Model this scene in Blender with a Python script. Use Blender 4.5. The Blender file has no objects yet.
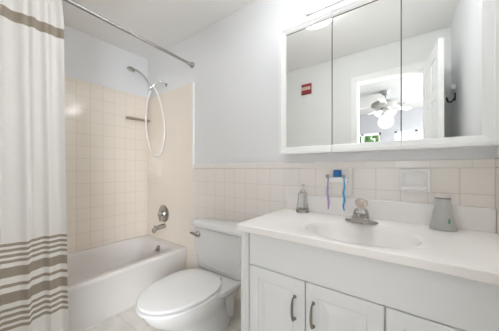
import bpy, bmesh, math, random
from mathutils import Vector, Matrix

# ------------------------------------------------------------------ camera, world, exposure
S = bpy.context.scene
COL = S.collection
PI = math.pi
cam_d = bpy.data.cameras.new('camera')
cam_d.sensor_width = 36.0
cam_d.lens = 219.69 / 499 * 36.0
cam_d.shift_y = 3.87 / 499
cam_d.clip_start = 0.02
cam = bpy.data.objects.new('camera', cam_d)
cam.location = (2.574, -1.4275, 1.114)
cam.rotation_euler = (PI / 2, 0, 0.6281)
COL.objects.link(cam)
S.camera = cam

W = bpy.data.worlds.new('world')
S.world = W
W.use_nodes = True
W.node_tree.nodes['Background'].inputs[0].default_value = (0.86, 0.93, 1.0, 1)
W.node_tree.nodes['Background'].inputs[1].default_value = 1.0

S.view_settings.view_transform = 'Standard'
S.view_settings.look = 'None'
S.view_settings.exposure = 1.77
S.view_settings.gamma = 1.0
S.view_settings.use_curve_mapping = False
S.cycles.max_bounces = 16
S.cycles.diffuse_bounces = 10
S.cycles.glossy_bounces = 8
S.cycles.transmission_bounces = 10
S.cycles.sample_clamp_indirect = 6.0

VANITY_LIGHT = 46      # emission of the bulbs in the light bar over the mirror
DOME_LIGHT = 5.2         # emission of the ceiling dome
FAN_LIGHT = 0.2          # emission of the fan's glass shades
BEDROOM_POWER = 0.12     # lamps inside the bedroom fan's shades

SIDE_FILL_POWER = 112   # added lamp outside an invented bedroom window, fills both rooms with light
dl = bpy.data.lights.new('added_side_fill', 'AREA')  # fill lamp added to brighten the bedroom and, by bounce, the bathroom
dl.shape = 'RECTANGLE'
dl.size = 1.5
dl.size_y = 1.3
dl.energy = SIDE_FILL_POWER
dl.color = (0.94, 0.98, 1.03)
do = bpy.data.objects.new('added_side_fill', dl)
do.location = (4.78, -3.3, 1.45)
do.rotation_euler = (0, PI / 2 - math.radians(32), 0)
COL.objects.link(do)

# ------------------------------------------------------------------ materials
def principled(name):
    m = bpy.data.materials.new(name)
    m.use_nodes = True
    nt = m.node_tree
    return m, nt, nt.nodes['Principled BSDF']

def N(nt, t, **kw):
    n = nt.nodes.new(t)
    for k, v in kw.items():
        setattr(n, k, v)
    return n

def mat(name, col, rough=0.5, metal=0.0, spec=0.5, vary=0.02, scale=8.0, bump=0.0, bscale=60.0, coat=0.0, stretch=(1, 1, 1)):
    m, nt, b = principled(name)
    tc = N(nt, 'ShaderNodeTexCoord')
    mp = N(nt, 'ShaderNodeMapping')
    mp.inputs['Scale'].default_value = stretch
    nt.links.new(tc.outputs['Object'], mp.inputs[0])
    no = N(nt, 'ShaderNodeTexNoise')
    no.inputs['Scale'].default_value = scale
    no.inputs['Detail'].default_value = 4
    nt.links.new(mp.outputs[0], no.inputs['Vector'])
    mx = N(nt, 'ShaderNodeMix', data_type='RGBA')
    mx.inputs[6].default_value = tuple(max(0, c * (1 - vary)) for c in col) + (1,)
    mx.inputs[7].default_value = tuple(min(1, c * (1 + vary)) for c in col) + (1,)
    nt.links.new(no.outputs['Fac'], mx.inputs[0])
    nt.links.new(mx.outputs[2], b.inputs['Base Color'])
    b.inputs['Roughness'].default_value = rough
    b.inputs['Metallic'].default_value = metal
    b.inputs['Specular IOR Level'].default_value = spec
    b.inputs['Coat Weight'].default_value = coat
    if bump:
        n2 = N(nt, 'ShaderNodeTexNoise')
        n2.inputs['Scale'].default_value = bscale
        n2.inputs['Detail'].default_value = 3
        nt.links.new(mp.outputs[0], n2.inputs['Vector'])
        bp = N(nt, 'ShaderNodeBump')
        bp.inputs['Strength'].default_value = bump
        bp.inputs['Distance'].default_value = 0.01
        nt.links.new(n2.outputs['Fac'], bp.inputs['Height'])
        nt.links.new(bp.outputs[0], b.inputs['Normal'])
    return m

def tile_mat(name, col, grout, axes, size, offs=(0, 0), rough=0.11, mortar=0.0018, vary=0.008, blotch=None):
    """square glazed tiles; axes = the two world axes running across the face"""
    m, nt, b = principled(name)
    g = N(nt, 'ShaderNodeNewGeometry')
    sx = N(nt, 'ShaderNodeSeparateXYZ')
    nt.links.new(g.outputs['Position'], sx.inputs[0])
    cb = N(nt, 'ShaderNodeCombineXYZ')
    for k in (0, 1):
        ad = N(nt, 'ShaderNodeMath', operation='ADD')
        ad.inputs[1].default_value = offs[k] + 50 * size[k]
        nt.links.new(sx.outputs[axes[k].upper()], ad.inputs[0])
        nt.links.new(ad.outputs[0], cb.inputs[k])
    br = N(nt, 'ShaderNodeTexBrick')
    br.offset = 0.0
    br.squash = 1.0
    br.inputs['Scale'].default_value = 1.0
    br.inputs['Brick Width'].default_value = size[0]
    br.inputs['Row Height'].default_value = size[1]
    br.inputs['Mortar Size'].default_value = mortar
    br.inputs['Mortar Smooth'].default_value = 0.3
    br.inputs['Bias'].default_value = 0.0
    br.inputs['Color1'].default_value = tuple(c * (1 - vary) for c in col) + (1,)
    br.inputs['Color2'].default_value = tuple(min(1, c * (1 + vary)) for c in col) + (1,)
    br.inputs['Mortar'].default_value = tuple(grout) + (1,)
    nt.links.new(cb.outputs[0], br.inputs['Vector'])
    colout = br.outputs['Color']
    if blotch:
        no = N(nt, 'ShaderNodeTexNoise')
        no.inputs['Scale'].default_value = blotch[1]
        no.inputs['Detail'].default_value = 6
        nt.links.new(g.outputs['Position'], no.inputs['Vector'])
        cr = N(nt, 'ShaderNodeMapRange')
        cr.inputs['From Min'].default_value = 0.35
        cr.inputs['From Max'].default_value = 0.7
        cr.inputs['To Min'].default_value = 1.0
        cr.inputs['To Max'].default_value = 1.0 - blotch[0]
        nt.links.new(no.outputs['Fac'], cr.inputs['Value'])
        mu = N(nt, 'ShaderNodeVectorMath', operation='SCALE')
        nt.links.new(colout, mu.inputs[0])
        nt.links.new(cr.outputs[0], mu.inputs['Scale'])
        colout = mu.outputs[0]
    nt.links.new(colout, b.inputs['Base Color'])
    rr = N(nt, 'ShaderNodeMapRange')
    rr.inputs['To Min'].default_value = rough
    rr.inputs['To Max'].default_value = 0.7
    nt.links.new(br.outputs['Fac'], rr.inputs['Value'])
    nt.links.new(rr.outputs[0], b.inputs['Roughness'])
    bp = N(nt, 'ShaderNodeBump')
    bp.invert = True
    bp.inputs['Strength'].default_value = 0.35
    bp.inputs['Distance'].default_value = 0.002
    nt.links.new(br.outputs['Fac'], bp.inputs['Height'])
    nt.links.new(bp.outputs[0], b.inputs['Normal'])
    return m

def emit(name, col, strength, base=(0.9, 0.9, 0.9)):
    m, nt, b = principled(name)
    b.inputs['Base Color'].default_value = base + (1,)
    b.inputs['Emission Color'].default_value = tuple(col) + (1,)
    b.inputs['Emission Strength'].default_value = strength
    b.inputs['Roughness'].default_value = 0.3
    return m

M = {}
M['wall'] = mat('wall_paint', (0.80, 0.805, 0.815), 0.55, vary=0.008, scale=3, bump=0.05, bscale=220)
M['ceiling'] = mat('ceiling_paint', (0.90, 0.90, 0.89), 0.7, vary=0.01, scale=3, bump=0.12, bscale=150)
M['front_wall'] = mat('front_wall_dimmed', (0.76, 0.76, 0.745), 0.55, vary=0.008, scale=3, bump=0.05, bscale=220)  # darker copy of the wall paint, offsetting strong lamp light on this wall
TC = (0.87, 0.80, 0.71)
TW = (0.87, 0.825, 0.78)
TS = (0.1125, 0.1215)
WS2 = (0.1155, 0.122)
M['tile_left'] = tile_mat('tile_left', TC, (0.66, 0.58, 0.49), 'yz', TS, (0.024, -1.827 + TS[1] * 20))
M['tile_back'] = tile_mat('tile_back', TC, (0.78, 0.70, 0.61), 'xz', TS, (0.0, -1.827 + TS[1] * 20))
M['wains'] = tile_mat('wainscot_tile', TW, (0.66, 0.60, 0.54), 'xz', WS2, (-2.884 + 0.1155 * 25, -1.121 + 0.122 * 10))
M['wains_side'] = tile_mat('wainscot_side_tile', TW, (0.66, 0.60, 0.54), 'yz', WS2, (0, -1.121 + 0.122 * 10))
M['tile_cap'] = tile_mat('cap_tile', (0.85, 0.81, 0.77), (0.74, 0.69, 0.63), 'xy', (0.15, 0.15), (0.04, 0.05), rough=0.12)
M['tile_edge'] = mat('edge_tile', (0.92, 0.89, 0.86), 0.15, vary=0.01)
M['floor'] = tile_mat('floor_tile', (0.78, 0.75, 0.70), (0.66, 0.62, 0.56), 'xy', (0.21, 0.21), (0.06, 0.03), rough=0.3, mortar=0.003, vary=0.02, blotch=(0.16, 9))
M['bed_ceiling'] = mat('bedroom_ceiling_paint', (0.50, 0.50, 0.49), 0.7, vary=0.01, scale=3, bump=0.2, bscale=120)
M['carpet'] = mat('bedroom_carpet', (0.55, 0.50, 0.44), 0.9, vary=0.1, scale=60, bump=0.4, bscale=300)
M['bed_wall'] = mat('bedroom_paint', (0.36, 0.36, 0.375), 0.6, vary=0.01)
M['trim'] = mat('trim_paint', (0.86, 0.86, 0.845), 0.35, vary=0.008)
M['tub'] = mat('tub_enamel', (0.75, 0.72, 0.695), 0.14, vary=0.01, scale=3)
M['porcelain'] = mat('toilet_porcelain', (0.74, 0.735, 0.725), 0.10, vary=0.008, scale=3)
M['seat'] = mat('seat_plastic', (0.77, 0.765, 0.755), 0.22, vary=0.006)
M['cabinet'] = mat('cabinet_paint', (0.79, 0.79, 0.785), 0.38, vary=0.012, scale=5, bump=0.03, bscale=90, stretch=(1, 1, 0.25))
M['marble'] = mat('cultured_marble', (0.87, 0.84, 0.812), 0.16, vary=0.018, scale=5)
M['chrome'] = mat('chrome', (0.80, 0.80, 0.80), 0.10, 1.0, vary=0.02)
M['brushed'] = mat('brushed_nickel', (0.50, 0.48, 0.45), 0.26, 1.0, vary=0.06, scale=40)
M['faucet'] = mat('faucet_chrome', (0.46, 0.44, 0.425), 0.14, 1.0, vary=0.03)
M['rod'] = mat('rod_steel', (0.46, 0.455, 0.45), 0.25, 1.0, vary=0.03, scale=20)
M['bronze'] = mat('aged_nickel', (0.30, 0.27, 0.235), 0.32, 1.0, vary=0.15, scale=50)
M['hose'] = mat('shower_hose', (0.88, 0.86, 0.83), 0.35, 0.0, vary=0.1, scale=300)
M['mirror'] = mat('mirror_silver', (0.88, 0.89, 0.87), 0.0, 1.0, vary=0.0)
M['dark'] = mat('dark_gap', (0.10, 0.095, 0.09), 0.7)
M['shelf'] = mat('shelf_metal', (0.52, 0.47, 0.41), 0.4, 0.4, vary=0.1, scale=60)
M['black'] = mat('black_iron', (0.03, 0.03, 0.03), 0.4)
M['red'] = mat('red_plastic', (0.27, 0.022, 0.03), 0.45, vary=0.15, scale=40)
M['cream'] = mat('cream_band', (0.60, 0.50, 0.40), 0.5, vary=0.08, scale=50)
M['knob_core'] = mat('knob_core', (0.82, 0.73, 0.66), 0.3, vary=0.1, scale=60)
M['white_plastic'] = mat('white_plastic', (0.86, 0.86, 0.85), 0.3)
M['ceramic'] = mat('ceramic_fixture', (0.90, 0.89, 0.88), 0.08, vary=0.01)
M['plate'] = mat('holder_plate', (0.84, 0.80, 0.755), 0.15, vary=0.01)
M['blue'] = mat('blue_plastic', (0.02, 0.16, 0.42), 0.3, vary=0.1, scale=40)
M['blue_handle'] = mat('blue_handle', (0.08, 0.36, 0.66), 0.3, vary=0.2, scale=60)
M['purple_handle'] = mat('purple_handle', (0.42, 0.30, 0.55), 0.3, vary=0.2, scale=60)
M['bristle'] = mat('grey_bristles', (0.32, 0.34, 0.34), 0.7, vary=0.2, scale=200)
M['bottle'] = mat('squeeze_bottle', (0.46, 0.46, 0.44), 0.3, vary=0.04, scale=30)
M['ring_grey'] = mat('grey_ring', (0.20, 0.19, 0.185), 0.35)
M['cap_grey'] = mat('pale_cap', (0.66, 0.64, 0.61), 0.3)
M['green'] = mat('green_mark', (0.10, 0.30, 0.16), 0.5)
M['amber'] = mat('amber_soap', (0.42, 0.36, 0.26), 0.15)
M['fan_white'] = mat('fan_blade_white', (0.85, 0.84, 0.82), 0.4)
M['fan_metal'] = mat('fan_metal', (0.38, 0.375, 0.36), 0.4, 0.4)
M['leaf'] = mat('tree_leaf', (0.13, 0.27, 0.07), 0.6, vary=0.5, scale=6)
M['bark'] = mat('tree_bark', (0.16, 0.12, 0.09), 0.8, vary=0.2)
M['rubber'] = mat('rubber_dark', (0.06, 0.06, 0.06), 0.6)
M['bulb'] = emit('vanity_bulb_glass', (0.955, 0.985, 1.02), VANITY_LIGHT)
def thin_glass(name, haze=0.22):
    m = bpy.data.materials.new(name)
    m.use_nodes = True
    nt = m.node_tree
    nt.nodes.remove(nt.nodes['Principled BSDF'])
    out = nt.nodes['Material Output']
    tr = N(nt, 'ShaderNodeBsdfTransparent')
    tl = N(nt, 'ShaderNodeBsdfTranslucent')
    gl = N(nt, 'ShaderNodeBsdfGlossy')
    gl.inputs['Roughness'].default_value = 0.1
    lw = N(nt, 'ShaderNodeLayerWeight')
    lw.inputs['Blend'].default_value = 0.25
    m1 = N(nt, 'ShaderNodeMixShader')
    m1.inputs[0].default_value = haze
    m2 = N(nt, 'ShaderNodeMixShader')
    nt.links.new(tr.outputs[0], m1.inputs[1])
    nt.links.new(tl.outputs[0], m1.inputs[2])
    nt.links.new(lw.outputs['Fresnel'], m2.inputs[0])
    nt.links.new(m1.outputs[0], m2.inputs[1])
    nt.links.new(gl.outputs[0], m2.inputs[2])
    nt.links.new(m2.outputs[0], out.inputs[0])
    return m
M['lamp_glass'] = thin_glass('vanity_lamp_glass', 0.10)
M['pane'] = thin_glass('window_glass', 0.0)
M['dome_glass'] = emit('dome_lamp_glass', (0.95, 0.985, 1.02), DOME_LIGHT)
M['fan_glass'] = emit('fan_lamp_glass', (1.0, 0.985, 0.96), FAN_LIGHT)

def glass(name, col, rough=0.02):
    m, nt, b = principled(name)
    b.inputs['Base Color'].default_value = col + (1,)
    b.inputs['Transmission Weight'].default_value = 1.0
    b.inputs['Roughness'].default_value = rough
    b.inputs['IOR'].default_value = 1.45
    return m
M['glass'] = glass('clear_glass', (0.95, 0.96, 0.95))
M['acrylic'] = glass('clear_acrylic', (0.98, 0.93, 0.88), 0.04)

# curtain cloth with woven stripes (heights measured along the cloth)
def curtain_mat():
    m, nt, b = principled('curtain_cloth')
    tc = N(nt, 'ShaderNodeTexCoord')
    sx = N(nt, 'ShaderNodeSeparateXYZ')
    nt.links.new(tc.outputs['UV'], sx.inputs[0])
    bands = [(0.247, 0.265), (0.280, 0.298), (0.313, 0.331), (0.347, 0.363), (0.390, 0.448),
             (0.477, 0.495), (0.531, 0.585), (0.608, 0.624), (0.638, 0.654), (0.668, 0.684), (0.698, 0.714),
             (1.925, 1.985)]
    total = None
    for lo, hi in bands:
        a = N(nt, 'ShaderNodeMath', operation='COMPARE')
        a.inputs[1].default_value = (lo + hi) / 2
        a.inputs[2].default_value = (hi - lo) / 2
        nt.links.new(sx.outputs['Y'], a.inputs[0])
        if total is None:
            total = a.outputs[0]
        else:
            s = N(nt, 'ShaderNodeMath', operation='MAXIMUM')
            nt.links.new(total, s.inputs[0])
            nt.links.new(a.outputs[0], s.inputs[1])
            total = s.outputs[0]
    wv = N(nt, 'ShaderNodeTexNoise')
    wv.inputs['Scale'].default_value = 180
    nt.links.new(tc.outputs['UV'], wv.inputs['Vector'])
    mx = N(nt, 'ShaderNodeMix', data_type='RGBA')
    mx.inputs[6].default_value = (0.90, 0.87, 0.835, 1)
    mx.inputs[7].default_value = (0.41, 0.35, 0.28, 1)
    nt.links.new(total, mx.inputs[0])
    m2 = N(nt, 'ShaderNodeMix', data_type='RGBA', blend_type='MULTIPLY')
    m2.inputs[0].default_value = 0.12
    nt.links.new(mx.outputs[2], m2.inputs[6])
    nt.links.new(wv.outputs['Color'], m2.inputs[7])
    nt.links.new(m2.outputs[2], b.inputs['Base Color'])
    b.inputs['Roughness'].default_value = 0.85
    b.inputs['Specular IOR Level'].default_value = 0.15
    bp = N(nt, 'ShaderNodeBump')
    bp.inputs['Strength'].default_value = 0.12
    bp.inputs['Distance'].default_value = 0.003
    nt.links.new(wv.outputs['Fac'], bp.inputs['Height'])
    nt.links.new(bp.outputs[0], b.inputs['Normal'])
    return m
M['curtain'] = curtain_mat()

# ------------------------------------------------------------------ mesh helpers
def obj(name, bm, m, parent=None, smooth=False, local=False, bevel=0.0, segs=2, angle=35, subsurf=0, kind=None):
    bmesh.ops.recalc_face_normals(bm, faces=bm.faces[:])
    if parent is not None and not local:
        p = parent
        off = Vector((0, 0, 0))
        while p is not None:
            off += p.location
            p = p.parent
        bmesh.ops.translate(bm, verts=bm.verts[:], vec=-off)
    me = bpy.data.meshes.new(name)
    bm.to_mesh(me)
    bm.free()
    me.materials.append(m)
    o = bpy.data.objects.new(name, me)
    COL.objects.link(o)
    if parent is not None:
        o.parent = parent
    if bevel:
        md = o.modifiers.new('bevel', 'BEVEL')
        md.width = bevel
        md.segments = segs
        md.limit_method = 'ANGLE'
        md.angle_limit = math.radians(40)
        md.harden_normals = False
    if subsurf:
        md = o.modifiers.new('sub', 'SUBSURF')
        md.levels = subsurf
        md.render_levels = subsurf
    if smooth or bevel:
        for p in me.polygons:
            p.use_smooth = True
        try:
            me.set_sharp_from_angle(angle=math.radians(angle))
        except Exception:
            pass
    if kind:
        o['kind'] = kind
    return o

def empty(name, loc, label, cat, group=None, rz=0):
    o = bpy.data.objects.new(name, None)
    COL.objects.link(o)
    o.location = loc
    o.rotation_euler = (0, 0, rz)
    o.empty_display_size = 0.05
    o['label'] = label
    o['category'] = cat
    if group:
        o['group'] = group
    return o

def tag(o, label, cat, group=None):
    o['label'] = label
    o['category'] = cat
    if group:
        o['group'] = group
    return o

def B():
    return bmesh.new()

def box(bm, x0, x1, y0, y1, z0, z1):
    v = [bm.verts.new(p) for p in ((x0, y0, z0), (x1, y0, z0), (x1, y1, z0), (x0, y1, z0),
                                   (x0, y0, z1), (x1, y0, z1), (x1, y1, z1), (x0, y1, z1))]
    for f in ((0, 3, 2, 1), (4, 5, 6, 7), (0, 1, 5, 4), (1, 2, 6, 5), (2, 3, 7, 6), (3, 0, 4, 7)):
        bm.faces.new([v[i] for i in f])
    return bm

def bx(*a):
    return box(B(), *a)

def loft(bm, rings, cap0=True, cap1=True, closed=True):
    vs = [[bm.verts.new(p) for p in r] for r in rings]
    n = len(vs[0])
    for a, b in zip(vs, vs[1:]):
        for i in range(n if closed else n - 1):
            j = (i + 1) % n
            bm.faces.new((a[i], a[j], b[j], b[i]))
    if cap0:
        bm.faces.new(list(reversed(vs[0])))
    if cap1:
        bm.faces.new(vs[-1])
    return bm

def tube(bm, pts, r, segs=12, caps=True):
    pts = [Vector(p) for p in pts]
    rs = r if isinstance(r, (list, tuple)) else [r] * len(pts)
    rings = []
    t0 = (pts[1] - pts[0]).normalized()
    up = Vector((0, 0, 1)) if abs(t0.z) < 0.9 else Vector((1, 0, 0))
    u = t0.cross(up).normalized()
    for i, p in enumerate(pts):
        if i == 0:
            t = pts[1] - pts[0]
        elif i == len(pts) - 1:
            t = pts[-1] - pts[-2]
        else:
            t = (pts[i + 1] - pts[i]).normalized() + (pts[i] - pts[i - 1]).normalized()
        t.normalize()
        u = (u - t * u.dot(t)).normalized()
        w = t.cross(u)
        rings.append([p + (u * math.cos(a) + w * math.sin(a)) * rs[i] for a in (2 * PI * k / segs for k in range(segs))])
    return loft(bm, rings, caps, caps)

def lathe(bm, prof, c, axis='z', segs=32, sx=1.0, sy=1.0):
    """prof = [(radius, distance along the axis)]"""
    c = Vector(c)
    A = {'x': (Vector((0, 1, 0)), Vector((0, 0, 1)), Vector((1, 0, 0))),
         'y': (Vector((1, 0, 0)), Vector((0, 0, 1)), Vector((0, 1, 0))),
         '-y': (Vector((1, 0, 0)), Vector((0, 0, 1)), Vector((0, -1, 0))),
         'z': (Vector((1, 0, 0)), Vector((0, 1, 0)), Vector((0, 0, 1)))}
    U, V, T = A[axis] if isinstance(axis, str) else axis
    rings = [[c + T * h + (U * math.cos(a) * sx + V * math.sin(a) * sy) * max(r, 1e-4)
              for a in (2 * PI * k / segs for k in range(segs))] for r, h in prof]
    return loft(bm, rings)

def spline(ctrl, n=8):
    P = [Vector(p) for p in ctrl]
    P = [P[0] * 2 - P[1]] + P + [P[-1] * 2 - P[-2]]
    out = []
    for i in range(1, len(P) - 2):
        for k in range(n):
            t = k / n
            a, b, c, d = P[i - 1:i + 3]
            out.append(0.5 * ((2 * b) + (c - a) * t + (2 * a - 5 * b + 4 * c - d) * t * t + (3 * b - a - 3 * c + d) * t ** 3))
    out.append(P[-2])
    return out

def rrect(x0, x1, y0, y1, r, n=8):
    """rounded rectangle, counter-clockwise, 4*(n+1) points; r = one radius or four (x1y1, x0y1, x0y0, x1y0)"""
    rs = r if isinstance(r, (list, tuple)) else [r] * 4
    out = []
    for (cx, cy, sx, sy, a0), q in zip(((x1, y1, -1, -1, 0), (x0, y1, 1, -1, 90), (x0, y0, 1, 1, 180), (x1, y0, -1, 1, 270)), rs):
        for k in range(n + 1):
            a = math.radians(a0 + 90 * k / n)
            out.append((cx + sx * q + q * math.cos(a), cy + sy * q + q * math.sin(a)))
    return out

# ------------------------------------------------------------------ the room shell
H = 2.4524
XR = 2.884
YF = -1.55
WS = 0.008       # tiles stand this far proud of the paint
obj('floor', bx(-0.12, XR + 0.12, YF - 0.12, 0.12, -0.1, 0), M['floor'], kind='structure')
obj('ceiling', bx(-0.12, XR + 0.12, YF - 0.12, 0.12, H, H + 0.1), M['ceiling'], kind='structure')
wl = obj('wall_left', bx(-0.12, -WS, YF - 0.12, 0.12, 0, H), M['wall'], kind='structure')
wb = obj('wall_back', bx(-0.12, XR + 0.12, WS, 0.12, 0, H), M['wall'], kind='structure')
wr = obj('wall_right', bx(XR + WS, XR + 0.12, YF - 0.12, 0.12, 0, H), M['wall'], kind='structure')
DX0, DX1, DZ = 2.096, 2.690, 2.11
b = bx(-0.12, DX0 - 0.015, YF - 0.12, YF, 0, H)
box(b, DX1 + 0.015, XR + 0.12, YF - 0.12, YF, 0, H)
box(b, DX0 - 0.015, DX1 + 0.015, YF - 0.12, YF, DZ + 0.015, H)
wf = obj('wall_front', b, M['front_wall'], kind='structure')
# tiles of the tub alcove
TT, XT, WT = 1.978, 0.853, 1.163
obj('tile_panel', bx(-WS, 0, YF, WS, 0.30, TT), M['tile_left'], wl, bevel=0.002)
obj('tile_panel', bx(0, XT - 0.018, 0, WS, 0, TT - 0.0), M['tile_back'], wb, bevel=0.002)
obj('tile_edge', bx(XT - 0.018, XT + 0.006, -0.002, WS, WT - 0.045, TT), M['tile_edge'], wb, bevel=0.004)
obj('wainscot', bx(XT - 0.018, XR + WS, 0, WS, 0, WT - 0.043), M['wains'], wb)
obj('tile_cap', bx(XT + 0.006, XR + WS, -0.003, WS, WT - 0.043, WT), M['tile_cap'], wb, bevel=0.005)
obj('wainscot', bx(XR, XR + WS, YF, 0, 0, WT - 0.043), M['wains_side'], wr)
obj('tile_cap', bx(XR - 0.003, XR + WS, YF, 0, WT - 0.043, WT), M['tile_cap'], wr, bevel=0.005)
obj('tile_panel', bx(0, XT, YF, YF + WS, 0.30, TT), M['tile_back'], wf)
# door casing and jamb
b = bx(DX0 - 0.065, DX0, YF, YF + 0.016, 0, DZ + 0.065)
box(b, DX1, DX1 + 0.065, YF, YF + 0.016, 0, DZ + 0.065)
box(b, DX0, DX1, YF, YF + 0.016, DZ, DZ + 0.065)
box(b, DX0 - 0.015, DX0, YF - 0.12, YF, 0, DZ + 0.015)
box(b, DX1, DX1 + 0.015, YF - 0.12, YF, 0, DZ + 0.015)
box(b, DX0, DX1, YF - 0.12, YF, DZ, DZ + 0.015)
obj('trim_1', b, M['trim'], bevel=0.003, kind='structure')

# the bedroom beyond the door
BX0, BX1, BY0, BY1 = -0.6, 4.6, -4.80, YF - 0.12
obj('floor_bedroom', bx(BX0 - 0.1, BX1 + 0.1, BY0 - 0.1, BY1, -0.1, 0), M['carpet'], kind='structure')
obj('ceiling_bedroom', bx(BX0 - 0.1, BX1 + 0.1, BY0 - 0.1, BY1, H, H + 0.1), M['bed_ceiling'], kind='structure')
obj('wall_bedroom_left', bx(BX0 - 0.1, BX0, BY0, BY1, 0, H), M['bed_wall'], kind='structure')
b = bx(BX1, BX1 + 0.1, BY0, -4.0, 0, H)
box(b, BX1, BX1 + 0.1, -2.6, BY1, 0, H)
box(b, BX1, BX1 + 0.1, -4.0, -2.6, 0, 0.85)
box(b, BX1, BX1 + 0.1, -4.0, -2.6, 2.05, H)
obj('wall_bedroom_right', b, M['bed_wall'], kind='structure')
b = B()
for p in ((-4.0, -3.95, 0.85, 2.05), (-2.65, -2.6, 0.85, 2.05), (-3.95, -2.65, 0.85, 0.90), (-3.95, -2.65, 2.0, 2.05), (-3.95, -2.65, 1.43, 1.47)):
    box(b, BX1 + 0.02, BX1 + 0.07, p[0], p[1], p[2], p[3])
obj('window_3', b, M['trim'], kind='structure', bevel=0.004)  # unseen window, added as the opening for the side fill lamp
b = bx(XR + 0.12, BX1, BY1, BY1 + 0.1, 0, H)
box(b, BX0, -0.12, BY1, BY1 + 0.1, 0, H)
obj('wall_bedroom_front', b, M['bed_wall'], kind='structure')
WZ0, WZ1 = 0.85, 1.985
wins = [(1.25, 2.04), (2.31, 3.10)]
b = bx(BX0, wins[0][0], BY0 - 0.1, BY0, 0, H)
box(b, wins[0][1], wins[1][0], BY0 - 0.1, BY0, 0, H)
box(b, wins[1][1], BX1, BY0 - 0.1, BY0, 0, H)
for a, c in wins:
    box(b, a, c, BY0 - 0.1, BY0, 0, WZ0)
    box(b, a, c, BY0 - 0.1, BY0, WZ1, H)
obj('wall_bedroom_back', b, M['bed_wall'], kind='structure')
for k, (a, c) in enumerate(wins):
    b = B()
    for p in ((a, a + .05, WZ0, WZ1), (c - .05, c, WZ0, WZ1), (a, c, WZ0, WZ0 + .05), (a, c, WZ1 - .05, WZ1), ((a + c) / 2 - .03, (a + c) / 2 + .03, WZ0, WZ1)):
        box(b, p[0], p[1], BY0 - 0.07, BY0 - 0.02, p[2], p[3])
    w = obj('window_%d' % (k + 1), b, M['trim'], kind='structure', bevel=0.004)
    obj('window_pane', bx(a + .04, c - .04, BY0 - 0.05, BY0 - 0.045, WZ0 + .04, WZ1 - .04), M['pane'], w)

# ------------------------------------------------------------------ bathtub
def tub():
    t = empty('bathtub', (0.38, -0.76, 0), 'white enamelled alcove bathtub along the tiled left wall', 'bathtub')
    R = 0.331
    n = 10
    def ring(x0, x1, y0, y1, r, z):
        return [(x, y, z) for x, y in rrect(x0, x1, y0, y1, r, n)]
    X0, X1, Y0, Y1 = 0.002, 0.763, -1.535, -0.002
    rs = [ring(X0, X1 - 0.018, Y0, Y1, 0.004, 0.0),
          ring(X0, X1 - 0.014, Y0, Y1, 0.004, 0.10),
          ring(X0, X1 - 0.008, Y0, Y1, 0.004, R - 0.045),
          ring(X0, X1, Y0, Y1, 0.006, R - 0.030),
          ring(X0, X1, Y0, Y1, 0.010, R - 0.008),
          ring(X0 + 0.004, X1 - 0.003, Y0 + 0.004, Y1 - 0.004, 0.010, R - 0.002),
          ring(X0 + 0.012, X1 - 0.012, Y0 + 0.012, Y1 - 0.012, 0.012, R)]
    inner = [(0.040, 0.058, 0.14, 0.082, 0.10, 0.0), (0.050, 0.070, 0.155, 0.094, 0.11, 0.006), (0.060, 0.078, 0.17, 0.104, 0.115, 0.030),
             (0.075, 0.086, 0.20, 0.118, 0.12, 0.10), (0.095, 0.100, 0.27, 0.140, 0.13, 0.19),
             (0.135, 0.130, 0.33, 0.175, 0.14, 0.245), (0.20, 0.19, 0.42, 0.25, 0.12, 0.262)]
    for l, f, e0, e1, r, d in inner:
        rs.append(ring(X0 + l, X1 - f, Y0 + e0, Y1 - e1, r, R - d))
    obj('tub_shell', loft(B(), rs), M['tub'], t, smooth=True, angle=50)
    # overflow plate on the sloping end and the drain
    ax = Vector((0, -1, 0.22)).normalized()
    U = Vector((1, 0, 0))
    o = obj('overflow_plate', lathe(B(), [(0.036, 0), (0.036, 0.004), (0.030, 0.010), (0.012, 0.013), (0.0, 0.0135)], (0.425, -0.113, 0.275), (U, U.cross(ax), ax)), M['brushed'], t, smooth=True)
    obj('overflow_lever', tube(B(), [(0.425, -0.125, 0.279), (0.425, -0.143, 0.275), (0.42, -0.151, 0.256)], [0.007, 0.007, 0.005], 10), M['brushed'], t, smooth=True)
    obj('drain', lathe(B(), [(0.03, 0), (0.03, 0.004), (0.02, 0.006), (0, 0.006)], (0.39, -0.36, 0.054)), M['brushed'], t, smooth=True)
tub()

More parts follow.
